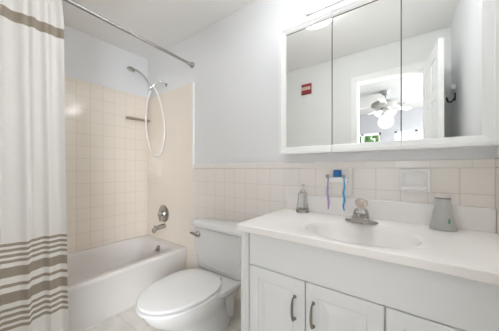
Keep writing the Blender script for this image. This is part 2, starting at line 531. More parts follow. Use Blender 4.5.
# ------------------------------------------------------------------ toilet
def toilet():
    cx = 1.418
    t = empty('toilet', (cx, -0.04, 0), 'white two piece toilet with closed lid between bathtub and vanity', 'toilet')
    def egg(hw, yb, yf, z, n=48, ecc=0.42, x=cx):
        # widest at a fraction ecc from the back
        out = []
        ym = yb + (yf - yb) * ecc
        for k in range(n):
            a = 2 * PI * k / n
            c, s = math.cos(a), math.sin(a)
            if s >= 0:     # back half: squarer
                y = ym + (yb - ym) * abs(s) ** 0.72
                xx = hw * (abs(c) ** 0.80) * (1 if c >= 0 else -1)
            else:
                y = ym + (yf - ym) * abs(s) ** 0.98
                xx = hw * (abs(c) ** 0.98) * (1 if c >= 0 else -1)
            out.append((x + xx, y, z))
        return out
    b = B()
    loft(b, [egg(0.128, -0.16, -0.66, 0.0), egg(0.126, -0.16, -0.655, 0.03), egg(0.112, -0.18, -0.62, 0.06), egg(0.116, -0.20, -0.62, 0.12),
             egg(0.136, -0.23, -0.672, 0.17), egg(0.162, -0.25, -0.738, 0.22), egg(0.182, -0.27, -0.784, 0.265), egg(0.192, -0.29, -0.80, 0.30),
             egg(0.197, -0.295, -0.806, 0.327), egg(0.193, -0.30, -0.80, 0.334)])
    def deck(hw, yb, yf, z, r):
        return [(x, y, z) for x, y in rrect(cx - hw, cx + hw, yf, yb, r, 6)]
    loft(b, [deck(0.09, -0.12, -0.36, 0.02, 0.05), deck(0.095, -0.12, -0.37, 0.16, 0.05), deck(0.13, -0.11, -0.40, 0.235, 0.05), deck(0.195, -0.08, -0.42, 0.290, 0.05),
             deck(0.212, -0.07, -0.43, 0.305, 0.045), deck(0.218, -0.07, -0.43, 0.330, 0.045), deck(0.212, -0.075, -0.42, 0.3375, 0.04)])
    obj('bowl', b, M['porcelain'], t, smooth=True, angle=60)
    b = B()
    loft(b, [egg(0.203, -0.330, -0.822, 0.3345), egg(0.210, -0.325, -0.831, 0.339), egg(0.210, -0.325, -0.831, 0.346), egg(0.203, -0.330, -0.823, 0.351)])
    obj('seat', b, M['seat'], t, smooth=True, angle=60)
    b = B()
    loft(b, [egg(0.197, -0.322, -0.815, 0.3575), egg(0.205, -0.316, -0.825, 0.361), egg(0.206, -0.315, -0.826, 0.369), egg(0.203, -0.318, -0.823, 0.374),
             egg(0.196, -0.324, -0.815, 0.3762), egg(0.10, -0.42, -0.69, 0.3785)])
    obj('lid', b, M['seat'], t, smooth=True, angle=60)
    for s in (-1, 1):
        b = B()
        tube(b, [(cx + s * 0.075 - 0.02, -0.308, 0.352), (cx + s * 0.075 + 0.02, -0.308, 0.352)], 0.012, 12)
        box(b, cx + s * 0.075 - 0.02, cx + s * 0.075 + 0.02, -0.310, -0.290, 0.334, 0.352)
        obj('hinge', b, M['seat'], t, smooth=True, bevel=0.003)
    # tank
    x0, x1 = 1.150, 1.668
    def tk(d, z, r, dy=0):
        return [(x, y, z) for x, y in rrect(x0 + d, x1 - d, -0.248 + dy, -0.090, (0.02, 0.02, r, r), 6)]
    b = B()
    loft(b, [tk(0.036, 0.337, 0.05, 0.008), tk(0.024, 0.345, 0.06, 0.0), tk(0.018, 0.40, 0.05, 0.0), tk(0.010, 0.56, 0.035, 0.0), tk(0.004, 0.655, 0.035)])
    # raised shield on the front, rounded below
    def shield(d, y):
        pts = rrect(x0 + 0.020 + d, x1 - 0.020 - d, 0.360 + d, 0.650 - d * .2, (0.012, 0.012, 0.17, 0.17), 10)
        return [(px, y + 0.0 * pz, pz) for px, pz in pts]
    loft(b, [shield(0, -0.235), shield(0.0, -0.249), shield(0.006, -0.2545), shield(0.014, -0.256)])
    obj('tank', b, M['porcelain'], t, smooth=True, angle=50)
    def lid(d, z, r=0.035):
        return [(x, y, z) for x, y in rrect(x0 - 0.012 + d, x1 + 0.012 - d, -0.270 + d, -0.080 - d * .3, (0.02, 0.02, r, r), 6)]
    obj('tank_lid', loft(B(), [lid(0.010, 0.6555), lid(0.002, 0.660), lid(0, 0.668), lid(0, 0.684), lid(0.004, 0.693), lid(0.012, 0.699), lid(0.03, 0.702)]), M['porcelain'], t, smooth=True, angle=60)
    b = B()
    lathe(b, [(0.024, 0), (0.024, 0.006), (0.019, 0.014), (0.014, 0.028), (0, 0.030)], (1.222, -0.254, 0.600), '-y', 20)
    tube(b, [(1.236, -0.276, 0.598), (1.21, -0.280, 0.603), (1.185, -0.283, 0.607), (1.160, -0.284, 0.608)], [0.012, 0.013, 0.0105, 0.008], 10)
    obj('flush_lever', b, M['brushed'], t, smooth=True)
toilet()

# ------------------------------------------------------------------ vanity cabinet
def vanity():
    x0, x1, yf = 1.868, XR - 0.001, -0.530
    t = empty('vanity_cabinet', ((x0 + x1) / 2, -0.27, 0), 'white vanity cabinet with raised panel doors under the pale sink counter', 'cabinet')
    b = bx(x0, x0 + 0.016, yf + 0.02, -0.002, 0.0, 0.800)
    box(b, x1 - 0.016, x1, yf + 0.02, -0.002, 0.0, 0.800)
    box(b, x0 + 0.016, x1 - 0.016, yf + 0.022, yf + 0.036, 0.09, 0.800)
    box(b, x0 + 0.016, x1 - 0.016, yf + 0.036, -0.002, 0.09, 0.105)
    box(b, x0 + 0.016, x1 - 0.016, yf + 0.07, yf + 0.085, 0.0, 0.09)
    obj('carcass', b, M['cabinet'], t)
    # stiles of the face frame, thin grooves down their length
    def stile(a, c):
        b = B()
        pr = [(a, yf + 0.022), (a, yf - 0.001), (a + 0.010, yf - 0.003), (a + 0.012, yf), (a + 0.016, yf), (a + 0.018, yf - 0.003),
              (c - 0.018, yf - 0.003), (c - 0.016, yf), (c - 0.012, yf), (c - 0.010, yf - 0.003), (c, yf - 0.001), (c, yf + 0.022)]
        loft(b, [[(x, y, z) for x, y in pr] for z in (0.0, 0.803)])
        return b
    obj('stile', stile(x0, 1.9175), M['cabinet'], t)
    obj('stile', stile(2.812, x1), M['cabinet'], t)
    obj('false_front', loft(B(), [[(x, y, z) for x, z in rrect(1.922 + d, 2.808 - d, 0.638 + d, 0.797, 0.002, 2)] for y, d in ((yf + 0.022, 0), (yf + 0.002, 0), (yf, 0.002))]), M['cabinet'], t)
    def door(a, c, hx):
        z0, z1 = 0.095, 0.634
        prof = [(0, 0.020), (0, 0.002), (0.002, 0), (0.052, 0), (0.056, 0.006), (0.062, 0.007), (0.068, 0.006), (0.092, 0.0005), (0.096, 0)]
        b = loft(B(), [[(x, yf + y, z) for x, z in ((a + d, z0 + d), (c - d, z0 + d), (c - d, z1 - d), (a + d, z1 - d))] for d, y in prof])
        d = obj('door', b, M['cabinet'], t)
        if hx:
            b = B()
            zt, zb = 0.556, 0.460
            pts = spline([(hx, yf, zt), (hx, yf - 0.020, zt - 0.001), (hx, yf - 0.028, zt - 0.02), (hx, yf - 0.031, (zt + zb) / 2), (hx, yf - 0.028, zb + 0.02), (hx, yf - 0.020, zb + 0.001), (hx, yf, zb)], 5)
            nn = len(pts)
            tube(b, pts, [0.0045 + 0.0015 * math.cos(PI * 2 * (i / (nn - 1) - 0.5)) for i in range(nn)], 10)
            for z in (zt, zb):
                lathe(b, [(0.0075, 0), (0.0075, 0.003), (0.0055, 0.006), (0.0045, 0.012)], (hx, yf, z), '-y', 16)
            obj('handle', b, M['bronze'], d, smooth=True)
    door(1.9225, 2.2135, 2.168)
    door(2.2185, 2.5035, 2.252)
    door(2.5095, 2.8075, 2.762)
vanity()

SC = (2.380, -0.322)
def counter():
    x0, x1, y0, y1, z0, z1 = 1.858, XR - 0.001, -0.562, -0.002, 0.803, 0.836
    t = empty('countertop', ((x0 + x1) / 2, -0.28, z0), 'off white moulded countertop with an oval basin on the vanity cabinet', 'countertop')
    n = 16
    out = rrect(x0, x1, y0, y1, (0.002, 0.002, 0.012, 0.002), n - 1)
    cx, cy = SC
    # angles of the ellipses follow the outline's own points
    ang = [math.atan2((y - cy) / 0.20, (x - cx) / 0.26) for x, y in out]
    # fill the sparse straight runs with extra points
    pts = []
    m = len(out)
    for i in range(m):
        a, c = out[i], out[(i + 1) % m]
        L = math.dist(a, c)
        k = max(1, int(L / 0.03))
        for j in range(k):
            pts.append((a[0] + (c[0] - a[0]) * j / k, a[1] + (c[1] - a[1]) * j / k))
    ang = [math.atan2((y - cy) / 0.20, (x - cx) / 0.26) for x, y in pts]
    def inset(d, z):
        return [(min(max(x, x0 + d), x1 - d), min(max(y, y0 + d), y1 - d), z) for x, y in pts]
    def ell(a, bb, z, dy=0.0):
        return [(cx + a * math.cos(q), cy + dy + bb * math.sin(q), z) for q in ang]
    b = B()
    rings = [inset(0.012, z0), inset(0.003, z0), inset(0.0, z0 + 0.003), inset(0.0, z1 - 0.004), inset(0.0012, z1 - 0.0012), inset(0.004, z1),
             ell(0.300, 0.212, z1), ell(0.290, 0.205, z1 - 0.002), ell(0.262, 0.196, z1 - 0.004), ell(0.243, 0.190, z1 - 0.005),
             ell(0.236, 0.185, z1 - 0.0075), ell(0.230, 0.179, z1 - 0.014), ell(0.223, 0.173, z1 - 0.027), ell(0.212, 0.162, z1 - 0.055), ell(0.180, 0.136, z1 - 0.095),
             ell(0.130, 0.098, z1 - 0.125), ell(0.07, 0.055, z1 - 0.138), ell(0.024, 0.022, z1 - 0.142)]
    loft(b, rings, cap0=False, cap1=True)
    obj('slab', b, M['marble'], t, smooth=True, angle=19)
    obj('drain', lathe(B(), [(0.022, 0), (0.022, 0.003), (0.015, 0.004), (0.013, 0.002), (0, 0.002)], (cx, cy, z1 - 0.142)), M['chrome'], t, smooth=True)
    obj('backsplash', bx(1.873, x1, -0.021, -0.0005, z1 - 0.002, 0.943), M['marble'], t, bevel=0.005, segs=3)
counter()

def faucet():
    fx, fy, z = 2.368, -0.135, 0.8362
    t = empty('sink_faucet', (fx, fy, z), 'chrome single knob faucet behind the oval basin', 'faucet')
    b = B()
    pl = []
    for k in range(40):
        a = 2 * PI * k / 40
        pl.append((fx + 0.080 * math.copysign(abs(math.cos(a)) ** 0.8, math.cos(a)), fy + (0.027 - 0.012 * abs(math.cos(a)) ** 2) * math.sin(a)))
    loft(b, [[(x, y, z) for x, y in pl], [(x, y, z + 0.005) for x, y in pl], [(fx + (x - fx) * .95, fy + (y - fy) * .9, z + 0.009) for x, y in pl]])
    obj('base_plate', b, M['faucet'], t, smooth=True)
    b = B()
    secs = [(0.040, 0.030, 0.0), (0.039, 0.028, 0.020), (0.036, 0.026, 0.042), (0.030, 0.022, 0.058), (0.024, 0.019, 0.064)]
    loft(b, [[(x, y, z + 0.006 + h) for x, y in rrect(fx - a, fx + a, fy - c, fy + c, min(a, c) * 0.6, 6)] for a, c, h in secs])
    obj('body', b, M['faucet'], t, smooth=True)
    b = B()
    sp = [(fx, fy - 0.01, z + 0.030, 0.034, 0.020), (fx, fy - 0.05, z + 0.030, 0.032, 0.018), (fx, fy - 0.09, z + 0.027, 0.030, 0.016), (fx, fy - 0.105, z + 0.024, 0.027, 0.013)]
    loft(b, [[(x + u, y, zz + v) for u, v in rrect(-a, a, -c, c, c * 0.6, 5)] for x, y, zz, a, c in sp])
    obj('spout', b, M['faucet'], t, smooth=True)
    b = B()
    prof = [(0.010, 0.066), (0.011, 0.074)]
    for k in range(0, 11):
        a = -PI / 2 + 0.45 + (PI - 0.45) * k / 10
        prof.append((0.031 * math.cos(a), 0.100 + 0.028 * math.sin(a)))
    lathe(b, prof, (fx, fy, z), segs=12)
    kn = obj('knob', b, M['acrylic'], t, smooth=True, angle=20)
    obj('knob_core', lathe(B(), [(0.013, 0.066), (0.012, 0.082), (0.016, 0.094), (0.017, 0.108), (0.012, 0.116), (0.0, 0.118)], (fx, fy, z), segs=16), M['knob_core'], kn, smooth=True)
faucet()

# ------------------------------------------------------------------ mirror cabinet
YM = -0.106
def mirror_cabinet():
    x0, x1, z0, z1, yf = 1.867, XR - 0.002, 1.213, 2.046, -0.120
    t = empty('mirror_cabinet', ((x0 + x1) / 2, -0.05, z0), 'white framed three door mirrored medicine cabinet on wall above sink', 'cabinet')
    obj('body', bx(x0 + 0.002, x1, -0.094, 0.006, z0 + 0.003, z1 - 0.003), M['trim'], t, bevel=0.002)
    xs = [x0, 2.2105, 2.5425, x1]
    fw = 0.045
    def moulding(b, P, Q, inn):
        """mitred rail: P,Q outer corner points (x,z); inn = inner corner points"""
        # profile across the width: outer lip, flat, slope down to the glass
        prof = [(0.0, 0.012), (0.0, 0.022), (0.04, 0.0260), (0.38, 0.0260), (0.46, 0.0225), (0.80, 0.0190), (1.0, 0.0140), (1.0, 0.010)]
        ringA, ringB = [], []
        for s, d in prof:
            y = -0.094 - d
            ringA.append((P[0] + (inn[0][0] - P[0]) * s, y, P[1] + (inn[0][1] - P[1]) * s))
            ringB.append((Q[0] + (inn[1][0] - Q[0]) * s, y, Q[1] + (inn[1][1] - Q[1]) * s))
        loft(b, [ringA, ringB])
    for i in range(3):
        a, c = xs[i] + (0.002 if i else 0), xs[i + 1] - (0.002 if i < 2 else 0)
        ia = a + (fw + 0.004 if i == 0 else 0.0)
        ic = c - (0.060 if i == 2 else 0.0)
        b = bx(a, c, -0.1045, -0.0945, z0, z1)
        moulding(b, (a, z1), (c, z1), ((ia, z1 - fw), (ic, z1 - fw)))
        moulding(b, (c, z0), (a, z0), ((ic, z0 + fw), (ia, z0 + fw)))
        if i == 0:
            moulding(b, (a, z0), (a, z1), ((ia, z0 + fw), (ia, z1 - fw)))
        if i == 2:
            moulding(b, (c, z1), (c, z0), ((ic, z1 - fw), (ic, z0 + fw)))
        d = obj('door', b, M['trim'], t)
        obj('gap_shade_strip', bx(ia + 0.0005, ic - 0.0005, -0.1082, -0.1061, z1 - fw - 0.0035, z1 - fw - 0.0005), M['dark'], d)  # dark colour stands in for the shaded gap below the top rail
        obj('mirror_pane', bx(ia + 0.0005, ic - 0.0005, YM, -0.1046, z0 + fw + 0.0005, z1 - fw - 0.0005), M['mirror'], d)
    for x in xs[1:3]:
        obj('hinge_clip', bx(x - 0.007, x + 0.007, -0.1245, -0.1205, z1 - 0.012, z1 + 0.001), M['brushed'], t, bevel=0.001)
        obj('edge_strip', bx(x - 0.0022, x + 0.0022, -0.1085, -0.1061, z0 + fw, z1 - fw), M['dark'], t)
mirror_cabinet()

# light bar above the mirror cabinet
def vanity_light():
    x0, x1, z0, z1 = 2.010, 2.750, 2.150, 2.300
    t = empty('vanity_light', ((x0 + x1) / 2, 0, z0), 'lit glass vanity light bar with a metal frame above the mirrors', 'lamp')
    obj('back_plate', bx(x0, x1, -0.012, WS, z0, z1), M['rod'], t, bevel=0.002)
    for x in (2.15, 2.38, 2.61):
        c = (x, -0.046, z0 + 0.078)
        prof = [(0.029 * math.cos(a), 0.029 * math.sin(a)) for a in (-PI / 2 + PI * k / 12 for k in range(13))]
        obj('bulb', lathe(B(), prof, c, segs=20), M['bulb'], t, smooth=True)
    for x in (x0 + 0.001, x1 - 0.004):
        obj('end_cap', bx(x, x + 0.003, -0.083, -0.012, z0 + 0.001, z1 - 0.001), M['brushed'], t)  # solid plates added to keep bulb light off the wall close by
    # thin metal edging around a box of ribbed glass
    b = B()
    yo, e = -0.084, 0.008
    for x in (x0, x1 - e):
        box(b, x, x + e, yo, yo + e, z0, z1)
        for z in (z0, z1 - e):
            box(b, x, x + e, yo + e, -0.012, z, z + e)
    for z in (z0, z1 - e):
        box(b, x0 + e, x1 - e, yo, yo + e, z, z + e)
    obj('frame', b, M['brushed'], t, bevel=0.001)
    for k in range(4):
        w = (x1 - x0 - 0.012) / 4
        a = x0 + 0.006 + k * w + 0.002
        c = a + w - 0.004
        nr = 7
        ring = []
        for j in range(nr * 6 + 1):
            u = j / (nr * 6)
            ring.append((a + (c - a) * u, -0.079 + 0.004 * math.cos(2 * PI * nr * u)))
        ring += [(c, -0.014), (a, -0.014)]
        obj('glass_shade', loft(B(), [[(x, y, z) for x, y in ring] for z in (z0 + 0.004, z1 - 0.004)]), M['lamp_glass'], t)
vanity_light()

def dome():
    c = (1.93, -0.645, H)
    t = empty('ceiling_dome_light', c, 'round white dome lamp flush on the bathroom ceiling, seen in the mirror', 'lamp')
    obj('base', lathe(B(), [(0.165, 0), (0.168, -0.012), (0.160, -0.018), (0.15, -0.018)], c, segs=48), M['trim'], t, smooth=True)
    obj('dome', lathe(B(), [(0.152, -0.018), (0.150, -0.030), (0.135, -0.050), (0.10, -0.068), (0.05, -0.078), (0.0, -0.080)], c, segs=48), M['dome_glass'], t, smooth=True)
dome()

# ------------------------------------------------------------------ shower and tub fittings
def rod():
    t = empty('curtain_rod', (0.833, -0.77, 2.17), 'brushed steel shower curtain rod from back wall over the bathtub', 'curtain rod')
    a, c = Vector((0.833, 0.005, 2.149)), Vector((0.833, YF, 2.197))
    d = (c - a)
    mid = a + d * 0.34
    obj('pole', tube(B(), [a + d * 0.01, mid, c - d * 0.01], 0.0122, 16), M['rod'], t, smooth=True)
    obj('sleeve', tube(B(), [mid, c - d * 0.012], 0.0128, 16), M['rod'], t, smooth=True)
    obj('end_cap', lathe(B(), [(0.030, 0), (0.030, 0.008), (0.024, 0.018), (0.018, 0.034), (0.0165, 0.055), (0.013, 0.060)], (0.833, WS, 2.149), '-y', 24), M['brushed'], t, smooth=True)
    obj('end_cap', lathe(B(), [(0.030, 0), (0.030, 0.008), (0.024, 0.018), (0.018, 0.034), (0.0165, 0.055), (0.013, 0.060)], (0.833, YF, 2.197), 'y', 24), M['brushed'], t, smooth=True)
rod()

def shower():
    t = empty('hand_shower', (0.393, 0, 2.061), 'chrome hand shower on its wall arm with a long looped hose', 'shower')
    obj('wall_flange', lathe(B(), [(0.030, 0), (0.029, 0.006), (0.018, 0.014), (0.012, 0.02)], (0.393, WS, 2.061), '-y', 24), M['chrome'], t, smooth=True)
    arm = spline([(0.393, 0, 2.061), (0.375, -0.05, 2.075), (0.335, -0.085, 2.05), (0.300, -0.118, 2.010)], 6)
    obj('arm', tube(B(), arm, 0.0085, 12), M['chrome'], t, smooth=True)
    b = B()
    tube(b, [(0.310, -0.108, 2.022), (0.296, -0.122, 2.005), (0.286, -0.132, 1.992)], [0.013, 0.019, 0.014], 14)
    tube(b, [(0.296, -0.118, 1.985), (0.288, -0.126, 2.03)], [0.012, 0.015], 14)
    obj('holder', b, M['chrome'], t, smooth=True)
    w = spline([(0.294, -0.120, 1.975), (0.280, -0.136, 2.05), (0.247, -0.175, 2.125), (0.200, -0.222, 2.178), (0.163, -0.252, 2.196)], 6)
    hs = obj('hand_piece', tube(B(), w, [0.010 + 0.004 * (i / (len(w) - 1)) for i in range(len(w))], 14), M['chrome'], t, smooth=True)
    ax = Vector((-0.25, -0.30, -1)).normalized()
    U = Vector((0, 1, 0)).cross(ax).normalized()
    obj('spray_head', lathe(B(), [(0.012, -0.022), (0.027, -0.014), (0.039, 0.000), (0.041, 0.012), (0.038, 0.016), (0.0, 0.017)], (0.150, -0.262, 2.196), (U, ax.cross(U), ax), 28), M['brushed'], hs, smooth=True)
    # hose: from the bottom of the hand piece in a long loop back to the arm
    hose_pts = [(0.294, -0.120, 1.975), (0.258, -0.130, 1.90), (0.200, -0.122, 1.76), (0.182, -0.112, 1.60), (0.222, -0.100, 1.39), (0.312, -0.095, 1.27),
                  (0.400, -0.090, 1.270), (0.462, -0.085, 1.36), (0.488, -0.080, 1.50), (0.475, -0.085, 1.66), (0.425, -0.090, 1.83), (0.365, -0.098, 1.95), (0.322, -0.104, 2.012)]
    obj('hose', tube(B(), spline(hose_pts, 8), 0.0082, 10), M['hose'], t, smooth=True)
shower()

def valve():
    c = (0.352, 0, 0.620)
    t = empty('shower_valve', c, 'round brushed nickel shower valve plate on the tiles above the tub spout', 'valve')
    obj('escutcheon', lathe(B(), [(0.096, 0), (0.096, 0.004), (0.088, 0.010), (0.048, 0.016), (0.040, 0.028)], c, '-y', 36), M['brushed'], t, smooth=True)
    obj('hub', lathe(B(), [(0.030, 0.026), (0.029, 0.055), (0.024, 0.064), (0, 0.066)], c, '-y', 24), M['brushed'], t, smooth=True)
    obj('handle', tube(B(), [(c[0], -0.052, c[2]), (c[0] + 0.012, -0.060, c[2] - 0.025), (c[0] + 0.03, -0.064, c[2] - 0.072)], [0.013, 0.011, 0.008], 12), M['bronze'], t, smooth=True)
    t = empty('tub_spout', (0.375, 0, 0.483), 'brushed nickel tub spout below the round shower valve', 'spout')
    b = B()
    secs = [(0.0, 0.026, 0.486), (-0.03, 0.027, 0.486), (-0.07, 0.026, 0.483), (-0.11, 0.024, 0.476), (-0.135, 0.023, 0.466), (-0.146, 0.018, 0.460)]
    loft(b, [[(0.372 + r * math.cos(a), y, z + r * 1.0 * math.sin(a)) for a in (2 * PI * k / 20 for k in range(20))] for y, r, z in secs])
    tube(b, [(0.372, -0.128, 0.466), (0.372, -0.132, 0.438)], [0.021, 0.018], 18)
    obj('spout_body', b, M['brushed'], t, smooth=True, angle=50)
    obj('diverter_knob', lathe(B(), [(0.005, 0.480), (0.005, 0.502), (0.009, 0.504), (0.009, 0.512), (0, 0.513)], (0.372, -0.122, 0), 'z', 14), M['brushed'], t, smooth=True)
valve()

def rack():
    t = empty('shower_shelf', (0.04, -0.122, 1.69), 'narrow metal soap shelf on the tiled left wall near the corner', 'shelf')
    y0, y1, z = -0.245, -0.004, 1.694
    b = B()
    tube(b, [(0.003, y0, z), (0.075, y0, z), (0.085, y0 + 0.01, z), (0.085, y1 - 0.01, z), (0.075, y1, z), (0.003, y1, z)], 0.006, 8)
    obj('rail', b, M['shelf'], t, smooth=True)
    obj('tray', bx(0.001, 0.082, y0 + 0.004, y1 - 0.004, z - 0.006, z + 0.001), M['shelf'], t, bevel=0.002)
    obj('back_strip', bx(0.0005, 0.005, y0, y1, z - 0.010, z + 0.022), M['shelf'], t, bevel=0.001)
rack()

# ------------------------------------------------------------------ shower curtain
def curtain():
    ny, nz = 220, 60
    yA, yB = -1.535, -1.002
    b = B()
    uvl = b.loops.layers.uv.new('UVMap')
    grid = []
    for j in range(nz + 1):
        v = j / nz
        row = []
        for i in range(ny + 1):
            u = i / ny
            y = yA + (yB - yA) * u
            y0 = y
            zt = 2.186 + (y + 0.985) * -0.031
            zb = 0.045 + 0.010 * math.sin(9 * u)
            z = zb + (zt - zb) * v
            k = (y - yB)
            ph = 2 * PI * (k / 0.094) + 0.9 * math.sin(k * 21 + 1.0)
            amp = 0.035 * (0.55 + 0.45 * (1 - v)) * (0.65 + 0.35 * math.sin(k * 13 + 0.5))
            flat = 1 - 0.62 * math.exp(-((k + 0.045) / 0.045) ** 2)
            x = 0.826 + amp * flat * math.sin(ph) + 0.006 * math.sin(ph * 2.1 + 3 * v) * flat + 0.004 * math.sin(4 * v + u * 30)
            x += 0.010 * (1 - v) ** 2
            yy = y + 0.010 * math.cos(ph) * (0.5 + 0.5 * (1 - v)) * flat
            # free edge leans out a little towards the floor
            yy += 0.015 * (1 - v) ** 1.5 * u ** 4 - 0.012 * max(0, (v - 0.93) / 0.07) * u ** 6
            sag = 0.012 * math.sin(k * 33 + 1.4) * (1 - v) * 0.5
            row.append((b.verts.new((x, yy, z)), u, z + sag + 0.0))
        grid.append(row)
    for j in range(nz):
        for i in range(ny):
            q = [grid[j][i], grid[j][i + 1], grid[j + 1][i + 1], grid[j + 1][i]]
            f = b.faces.new([p[0] for p in q])
            for l, p in zip(f.loops, q):
                l[uvl].uv = (p[1], p[2])
    me = bpy.data.meshes.new('shower_curtain')
    b.to_mesh(me)
    b.free()
    me.materials.append(M['curtain'])
    for p in me.polygons:
        p.use_smooth = True
    o = bpy.data.objects.new('shower_curtain', me)
    COL.objects.link(o)
    md = o.modifiers.new('solid', 'SOLIDIFY')
    md.thickness = 0.002
    md.offset = 0
    tag(o, 'white fabric shower curtain with taupe stripes drawn to the left', 'curtain')
curtain()

# ------------------------------------------------------------------ things on the counter and wall
def dispenser():
    c = (2.018, -0.080, 0.8365)
    t = empty('soap_dispenser', c, 'clear glass soap pump bottle at the left end of the counter', 'soap dispenser')
    b = B()
    outp = [(0.0, 0), (0.038, 0.0), (0.041, 0.004), (0.040, 0.018), (0.034, 0.050), (0.0295, 0.085), (0.0285, 0.110), (0.027, 0.124), (0.016, 0.130), (0.015, 0.136)]
    inp = [(0.012, 0.136), (0.0125, 0.128), (0.022, 0.121), (0.0245, 0.108), (0.0255, 0.085), (0.030, 0.050), (0.035, 0.020), (0.034, 0.010), (0.0, 0.009)]
    lathe(b, outp + inp, c, segs=32)
    bo = obj('bottle', b, M['glass'], t, smooth=True)
    obj('liquid_soap', lathe(B(), [(0, 0.0095), (0.0335, 0.0105), (0.0345, 0.020), (0.0335, 0.026), (0, 0.0262)], c, segs=32), M['amber'], bo, smooth=True)
    b = B()
    lathe(b, [(0.0, 0.137), (0.018, 0.137), (0.018, 0.146), (0.009, 0.149), (0.005, 0.152), (0.005, 0.172), (0.010, 0.174), (0.010, 0.183), (0, 0.184)], c, segs=20)
    tube(b, [(c[0], c[1], c[2] + 0.179), (c[0] + 0.018, c[1] - 0.02, c[2] + 0.180), (c[0] + 0.026, c[1] - 0.03, c[2] + 0.174)], [0.006, 0.005, 0.004], 10)
    obj('pump', b, M['chrome'], t, smooth=True)
    obj('dip_tube', tube(B(), [(c[0], c[1], c[2] + 0.028), (c[0], c[1], c[2] + 0.127)], 0.003, 8), M['white_plastic'], bo, smooth=True)
dispenser()

def lotion():
    c = (2.700, -0.088, 0.8365)
    t = empty('squeeze_bottle', c, 'grey tapered squeeze bottle with white cap at the right of the counter', 'bottle')
    rings = []
    n = 32
    for h, a, d in ((0.0, 0.046, 0.029), (0.002, 0.048, 0.031), (0.010, 0.0475, 0.031), (0.05, 0.0405, 0.030), (0.10, 0.0325, 0.028), (0.142, 0.027, 0.025)):
        rings.append([(c[0] + a * math.cos(q), c[1] + d * math.sin(q), c[2] + h) for q in (2 * PI * k / n for k in range(n))])
    obj('body', loft(B(), rings), M['bottle'], t, smooth=True)
    obj('collar', loft(B(), [[(c[0] + a * math.cos(q), c[1] + d * math.sin(q), c[2] + h) for q in (2 * PI * k / n for k in range(n))] for h, a, d in ((0.142, 0.027, 0.025), (0.1422, 0.0285, 0.0265), (0.148, 0.0285, 0.0265), (0.1485, 0.027, 0.025))]), M['ring_grey'], t, smooth=True)
    obj('cap', loft(B(), [[(c[0] + a * math.cos(q), c[1] + d * math.sin(q), c[2] + h) for q in (2 * PI * k / n for k in range(n))] for h, a, d in ((0.1485, 0.026, 0.024), (0.1487, 0.0275, 0.0255), (0.158, 0.027, 0.025), (0.162, 0.024, 0.022), (0.163, 0.018, 0.016))]), M['cap_grey'], t, smooth=True)
    # small printed leaf on the front of the bottle
    lf = B()
    pts = []
    for k in range(16):
        a = 2 * PI * k / 16
        px, pz = 0.0045 * math.cos(a), 0.012 * math.sin(a)
        hh = 0.045 + pz
        A = 0.0435 - 0.02 * (hh - 0.05) * 8 / 8
        Dp = 0.0302
        X = 0.019 + px
        pts.append((c[0] + X, c[1] - Dp * math.sqrt(max(0, 1 - (X / 0.043) ** 2)), c[2] + hh))
    loft(lf, [[(x, y + 0.001, z) for x, y, z in pts], [(x, y - 0.0008, z) for x, y, z in pts]])
    obj('leaf_print', lf, M['green'], t)
lotion()

def holder():
    cx, cz = 2.222, 1.045
    t = empty('toothbrush_holder', (cx, 0, cz), 'white ceramic toothbrush holder on the wall tiles above the faucet', 'toothbrush holder')
    b = loft(B(), [[(x, y, z) for x, z in rrect(2.180 + d, 2.300 - d, 0.945 + d, 1.128 - d, 0.02, 6)] for y, d in ((0.002, 0), (-0.006, 0), (-0.010, 0.004), (-0.011, 0.010))])
    obj('wall_plate', b, M['plate'], t, smooth=True)
    b = B()
    box(b, 2.164, 2.280, -0.058, -0.009, 1.032, 1.062)
    obj('shelf', b, M['ceramic'], t, bevel=0.006, segs=3)
    obj('ledge', bx(2.160, 2.284, -0.062, -0.009, 1.0623, 1.067), M['ceramic'], t, bevel=0.0025)
    # blue cup on top
    c = empty('rinse_cup', (cx, -0.036, 1.0675), 'small blue cup standing on the white toothbrush holder', 'cup')
    b = lathe(B(), [(0.0, 0), (0.024, 0.0), (0.0265, 0.003), (0.0228, 0.040), (0.019, 0.044), (0.0, 0.045)], (cx, -0.036, 1.0675), segs=28)
    obj('cup_body', b, M['blue'], c, smooth=True)
    # toothbrushes, heads up, handles hanging down
    for x, m, name in ((2.176, 'purple_handle', 'purple toothbrush hanging from the left side of the white holder'), (2.268, 'blue_handle', 'blue toothbrush hanging from the right side of the white holder')):
        s = empty('toothbrush', (x, -0.070, 0.885), name, 'toothbrush', 'toothbrushes in the wall holder')
        sg = 1 if m == 'blue_handle' else -1
        pts = spline([(x, -0.0695, 1.082), (x, -0.0690, 1.050), (x + 0.002 * sg, -0.0690, 1.015), (x - 0.003, -0.071, 0.975), (x + 0.003, -0.071, 0.935), (x - 0.004 * sg, -0.069, 0.902), (x + 0.001, -0.068, 0.872)], 6)
        k = len(pts)
        rad = [0.0045 if i < k * 0.25 else 0.0034 + 0.0034 * math.sin(PI * min(1, (i / k - 0.2) / 0.8)) for i in range(k)]
        obj('handle', tube(B(), pts, rad, 10), M[m], s, smooth=True)
        obj('bristles', bx(x - 0.009, x + 0.009, -0.086, -0.0735, 1.062, 1.084), M['bristle'], s, bevel=0.002)
holder()

